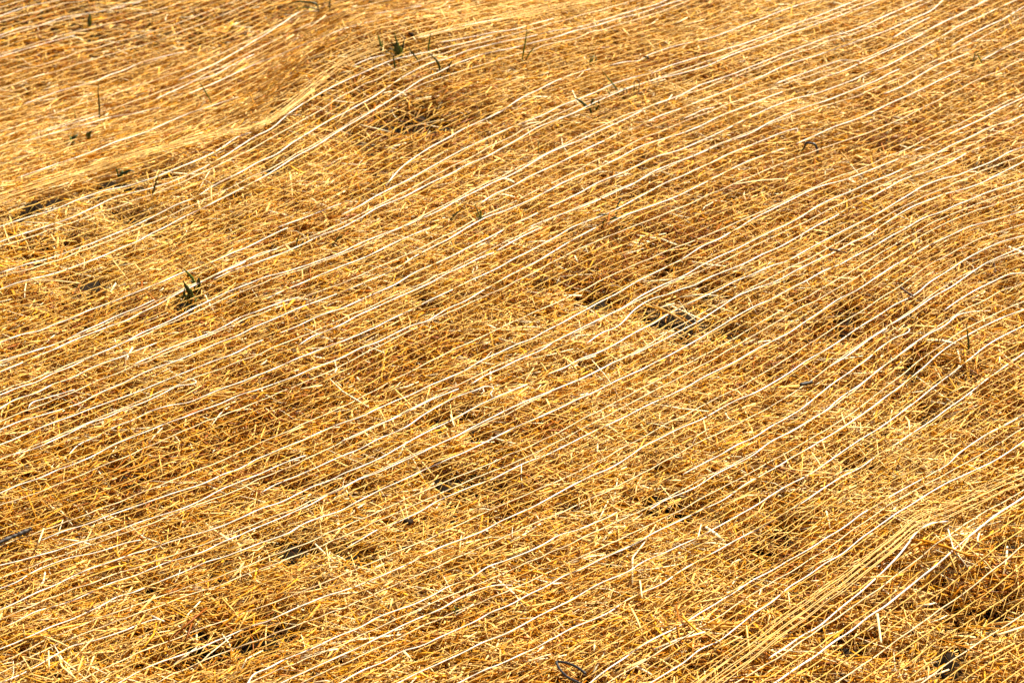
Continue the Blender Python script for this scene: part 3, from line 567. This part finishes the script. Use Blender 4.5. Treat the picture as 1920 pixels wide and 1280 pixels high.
T('small green sprout poking out of the heap of loose straw', [([(1155,391),(1158,384),(1162,378),(1165,370)],3,'darkgrass'),([(1156,391),(1161,388),(1166,387)],3),([(1156,392),(1152,396),(1147,400)],2.5),([(1146,404),(1132,402),(1118,404)],3.2,'darkgrass'),([(1140,417),(1148,410),(1160,409),(1172,412)],3.4,'darkgrass'),([(1128,420),(1134,413),(1141,410)],3,'darkgrass'),([(1162,398),(1170,402),(1176,410)],2.5,'darkgrass')])
T('two short dark blades together left of mid field', [([(555,462),(557,452),(562,438)],3,'darkgrass'),([(562,461),(567,455),(571,449)],3,'darkgrass')])
T('single dark blade leaning right near a white cord left of mid field', [([(621,460),(631,450),(645,438)],3,'darkgrass')])
T('large dark tuft with broken blades on its small mound at the left', [([(357,556),(353,544),(347,534),(344,527)],8,'darkgrass'),([(366,538),(362,524),(352,512),(343,502)],5),([(371,538),(373,530),(372,520)],7,'darkgrass'),([(355,553),(342,556),(330,561),(318,568)],4.5),
  ([(358,552),(366,558),(371,563),(374,566)],4,'darkgrass'),([(352,558),(346,556),(340,555)],5,'darkgrass'),([(368,540),(362,531),(356,524)],4,'darkgrass'),([(357,562),(360,553),(358,546)],5,'darkgrass'),([(363,570),(367,563),(366,556)],3),([(350,560),(340,566),(333,574)],5,'darkgrass'),([(356,568),(350,572),(347,577)],5,'darkgrass'),([(362,548),(356,542),(350,541)],5),([(370,541),(377,538),(380,545)],4,'darkgrass'),([(349,562),(345,550),(346,540)],5,'darkgrass')])
T('small inverted V of dry blades near the right border', [([(1822,122),(1826,110),(1829,94)],2.6,'dryblade'),([(1842,119),(1836,108),(1829,95)],2.2),([(1824,121),(1829,112),(1833,106)],2,'dryblade')])
T('thin upright blade standing in front of the loose straw heap at the right', [([(1815,662),(1816,645),(1814,625),(1812,607)],3.4,'darkgrass')])
T('tiny ragged green sprout in the foreground straw', [([(855,1146),(854,1139),(851,1133)],3.4),([(856,1146),(860,1139),(866,1136)],3),([(853,1145),(848,1141),(844,1140)],3),([(856,1147),(857,1138),(858,1130)],2.6,'darkgrass')])
T('broad leaved dark seedling with three leaves at the far left', [([(133,263),(127,265),(120,266)],6,'darkgrass','leaf'),([(133,262),(139,258),(146,252)],7,'darkgrass','leaf'),([(133,264),(138,267),(142,269)],6,'grass','leaf'),([(133,264),(132,259),(131,254)],3,'grass','leaf')], name='seedling', cat='seedling')
T('single upright oval leaf right of the three leaved seedling', [([(165,257),(166,252),(172,245)],7,'darkgrass','leaf'),([(165,257),(163,252),(164,247)],4,'grass','leaf')], name='seedling', cat='seedling')
T('low creeping seedling under the gathered net edge', [([(222,324),(232,325),(242,320),(252,321)],5,'darkgrass','leaf'),([(222,325),(219,319),(217,313)],3,'grass','leaf'),([(225,324),(230,322),(236,324)],5,'grass','leaf')], name='seedling', cat='seedling')

def wire(name, label, cat, pts, wpx, m, group=None, sides=7, dy=0.0, ground_pts=False, rough=0):
    P2 = catmull(np.array(pts, float), 3); n = len(P2)
    if ground_pts: Q = drop(P2[:, 0], P2[:, 1], .011)
    else:
        y = float(drop(*pts[0])[1]); y2 = float(drop(*pts[-1])[1]); yy = y + (y2 - y) * np.linspace(0, 1, n)
        Q = np.stack([onplane(P2[i, 0], P2[i, 1], yy[i]) for i in range(n)])
    r = wpx * K * float(Q[0, 1]) / cP * .5 * (1 + rough * wob(n, 1, 2))
    o = link(name, *tube(Q, r, sides, up=(.1, -1, .3)), M[m]); tag(o, label, cat, group); return o
wire('ground_staple', 'black bent steel staple sticking out of the straw at the right', 'staple', [(1496,281),(1505,281),(1508,277),(1510,271),(1513,268),(1520,269),(1527,270),(1530,274),(1532,280),(1533,288)], 4.2, 'steel')  # flat left foot is the staple's cast shadow, modelled as wire
wire('wire_loop', 'small low round wire loop left of the taller one', 'wire', [(1168,176),(1169,169),(1172,165),(1175,168),(1176,175)], 1.8, 'steel', 'thin wire loops')
wire('wire_loop', 'tall narrow wire loop right of the small low one', 'wire', [(1189,176),(1189,163),(1190,153),(1194,150),(1198,154),(1198,166),(1198,177)], 1.7, 'steel', 'thin wire loops')
wire('plastic_strap', 'dark curved strap looping out of the straw at the bottom edge', 'strap', [(1110,1290),(1085,1279),(1065,1269),(1053,1258),(1045,1245),(1043,1240),(1052,1240),(1066,1243),(1082,1250),(1098,1262)], 5.5, 'steel', ground_pts=True)
wire('stick', 'dark broken stick with a shiny end lying at the left border', 'stick', [(-25,1026),(0,1016),(20,1007),(38,1000),(58,991)], 8, 'bark', ground_pts=True, rough=.35, sides=8)
wire('twig', 'short brown twig wedged across a white cord', 'twig', [(1689,539),(1698,546),(1713,556)], 4.5, 'twig', 'brown twigs', ground_pts=True, rough=.3)
wire('twig', 'longer flat lying brown twig in the right of the field', 'twig', [(1555,467),(1570,470),(1588,474)], 3.5, 'twig', 'brown twigs', ground_pts=True, rough=.3)
wire('twig', 'thin upright reddish twig near the right border', 'twig', [(1866,511),(1865,500),(1862,489)], 2.6, 'twig', 'brown twigs', rough=.3)
wire('twig', 'dark tiny twig beside the end of a white cord, lower right', 'twig', [(1500,721),(1510,719),(1522,716)], 5, 'bark', 'brown twigs', ground_pts=True, rough=.5)
def clod(label, cx, cy, wpx, hpx, m='soilclod', name='soil_clod', cat='clod'):
    p = drop(cx, cy, .004); s = K * p[1] / cP
    nu, nv = 10, 7; V = []; F = []
    for j in range(nv):
        for i in range(nu):
            th = math.pi * j / (nv - 1); ph = 2 * math.pi * i / nu; q = 1 + .25 * math.sin(3 * ph + cx) * math.sin(th) + rng.uniform(-.1, .1)
            V.append((p[0] + .5 * wpx * s * math.sin(th) * math.cos(ph) * q, p[1] + .5 * wpx * s * .7 * math.sin(th) * math.sin(ph) * q, p[2] + .5 * hpx * s * math.cos(th) * q))
    for j in range(nv - 1):
        for i in range(nu): F.append((j * nu + i, j * nu + (i + 1) % nu, (j + 1) * nu + (i + 1) % nu, (j + 1) * nu + i))
    tag(link(name, np.array(V), np.array(F), M[m]), label, cat, 'dark lumps in the straw')
clod('small black round lump on a white cord right of the looped blades', 1212, 109, 12, 7)
clod('dark angular lump behind the biggest grass tuft', 771, 65, 12, 7)
clod('dark wedge shaped lump beside a foreground cord', 766, 978, 20, 12)

# distinct loose stalks on top of the net
def stalk(label, a, b, wpx, col='pale', bend=0.):
    mx = ((a[0] + b[0]) / 2, (a[1] + b[1]) / 2 + bend)
    P2 = catmull(np.array([a, mx, b], float), 6); n = len(P2); Q = drop(P2[:, 0], P2[:, 1], .009 + .003 * np.sin(np.linspace(0, 3, n)))
    r = .72 * wpx * K * float(Q[0, 1]) / cP * .5 * np.linspace(1, .75, n)
    tag(link('straw_stalk', *tube(Q, r, 7, .55), M['stalk']), label, 'straw stalk', 'single straw stalks on the net')
M['stalk'] = mat('pale_stalk', (.84, .62, .28), .45, .25, noise_scale=120, noise_amt=.25)
stalk('long pale stalk under the thick cord left, pointing down to the right', (62,526), (150,531), 4.5, bend=-2)
stalk('bright flat stalk lying on the far blurred net', (140,87), (214,71), 4)
stalk('wedge shaped pale stalk in the left of mid field', (564,729), (604,722), 7)
stalk('long thin pale stalk across the threads of the dark hollow', (758,240), (832,224), 3.5)
stalk('upright pale stalk in the lower left corner', (92,1252), (91,1219), 5)
stalk('pale stalk slanting up near the left stick', (71,1020), (82,990), 6)
stalk('broken pale stalk standing among dark straw below centre', (845,777), (852,800), 5)
stalk('long pale stalk lying level on the right of the staple', (1375,346), (1475,335), 4.5, bend=-2)
stalk('bright white chip of stalk in the lower middle', (757,1221), (770,1234), 9)
stalk('tan upright stalk in the lower right foreground', (1200,1088), (1204,1122), 5)
stalk('thick pale stalk slanting down right beside the thickest cord', (1645,1150), (1652,1205), 8)
stalk('long pale stalk at the bottom right corner', (1870,1190), (1925,1172), 9)
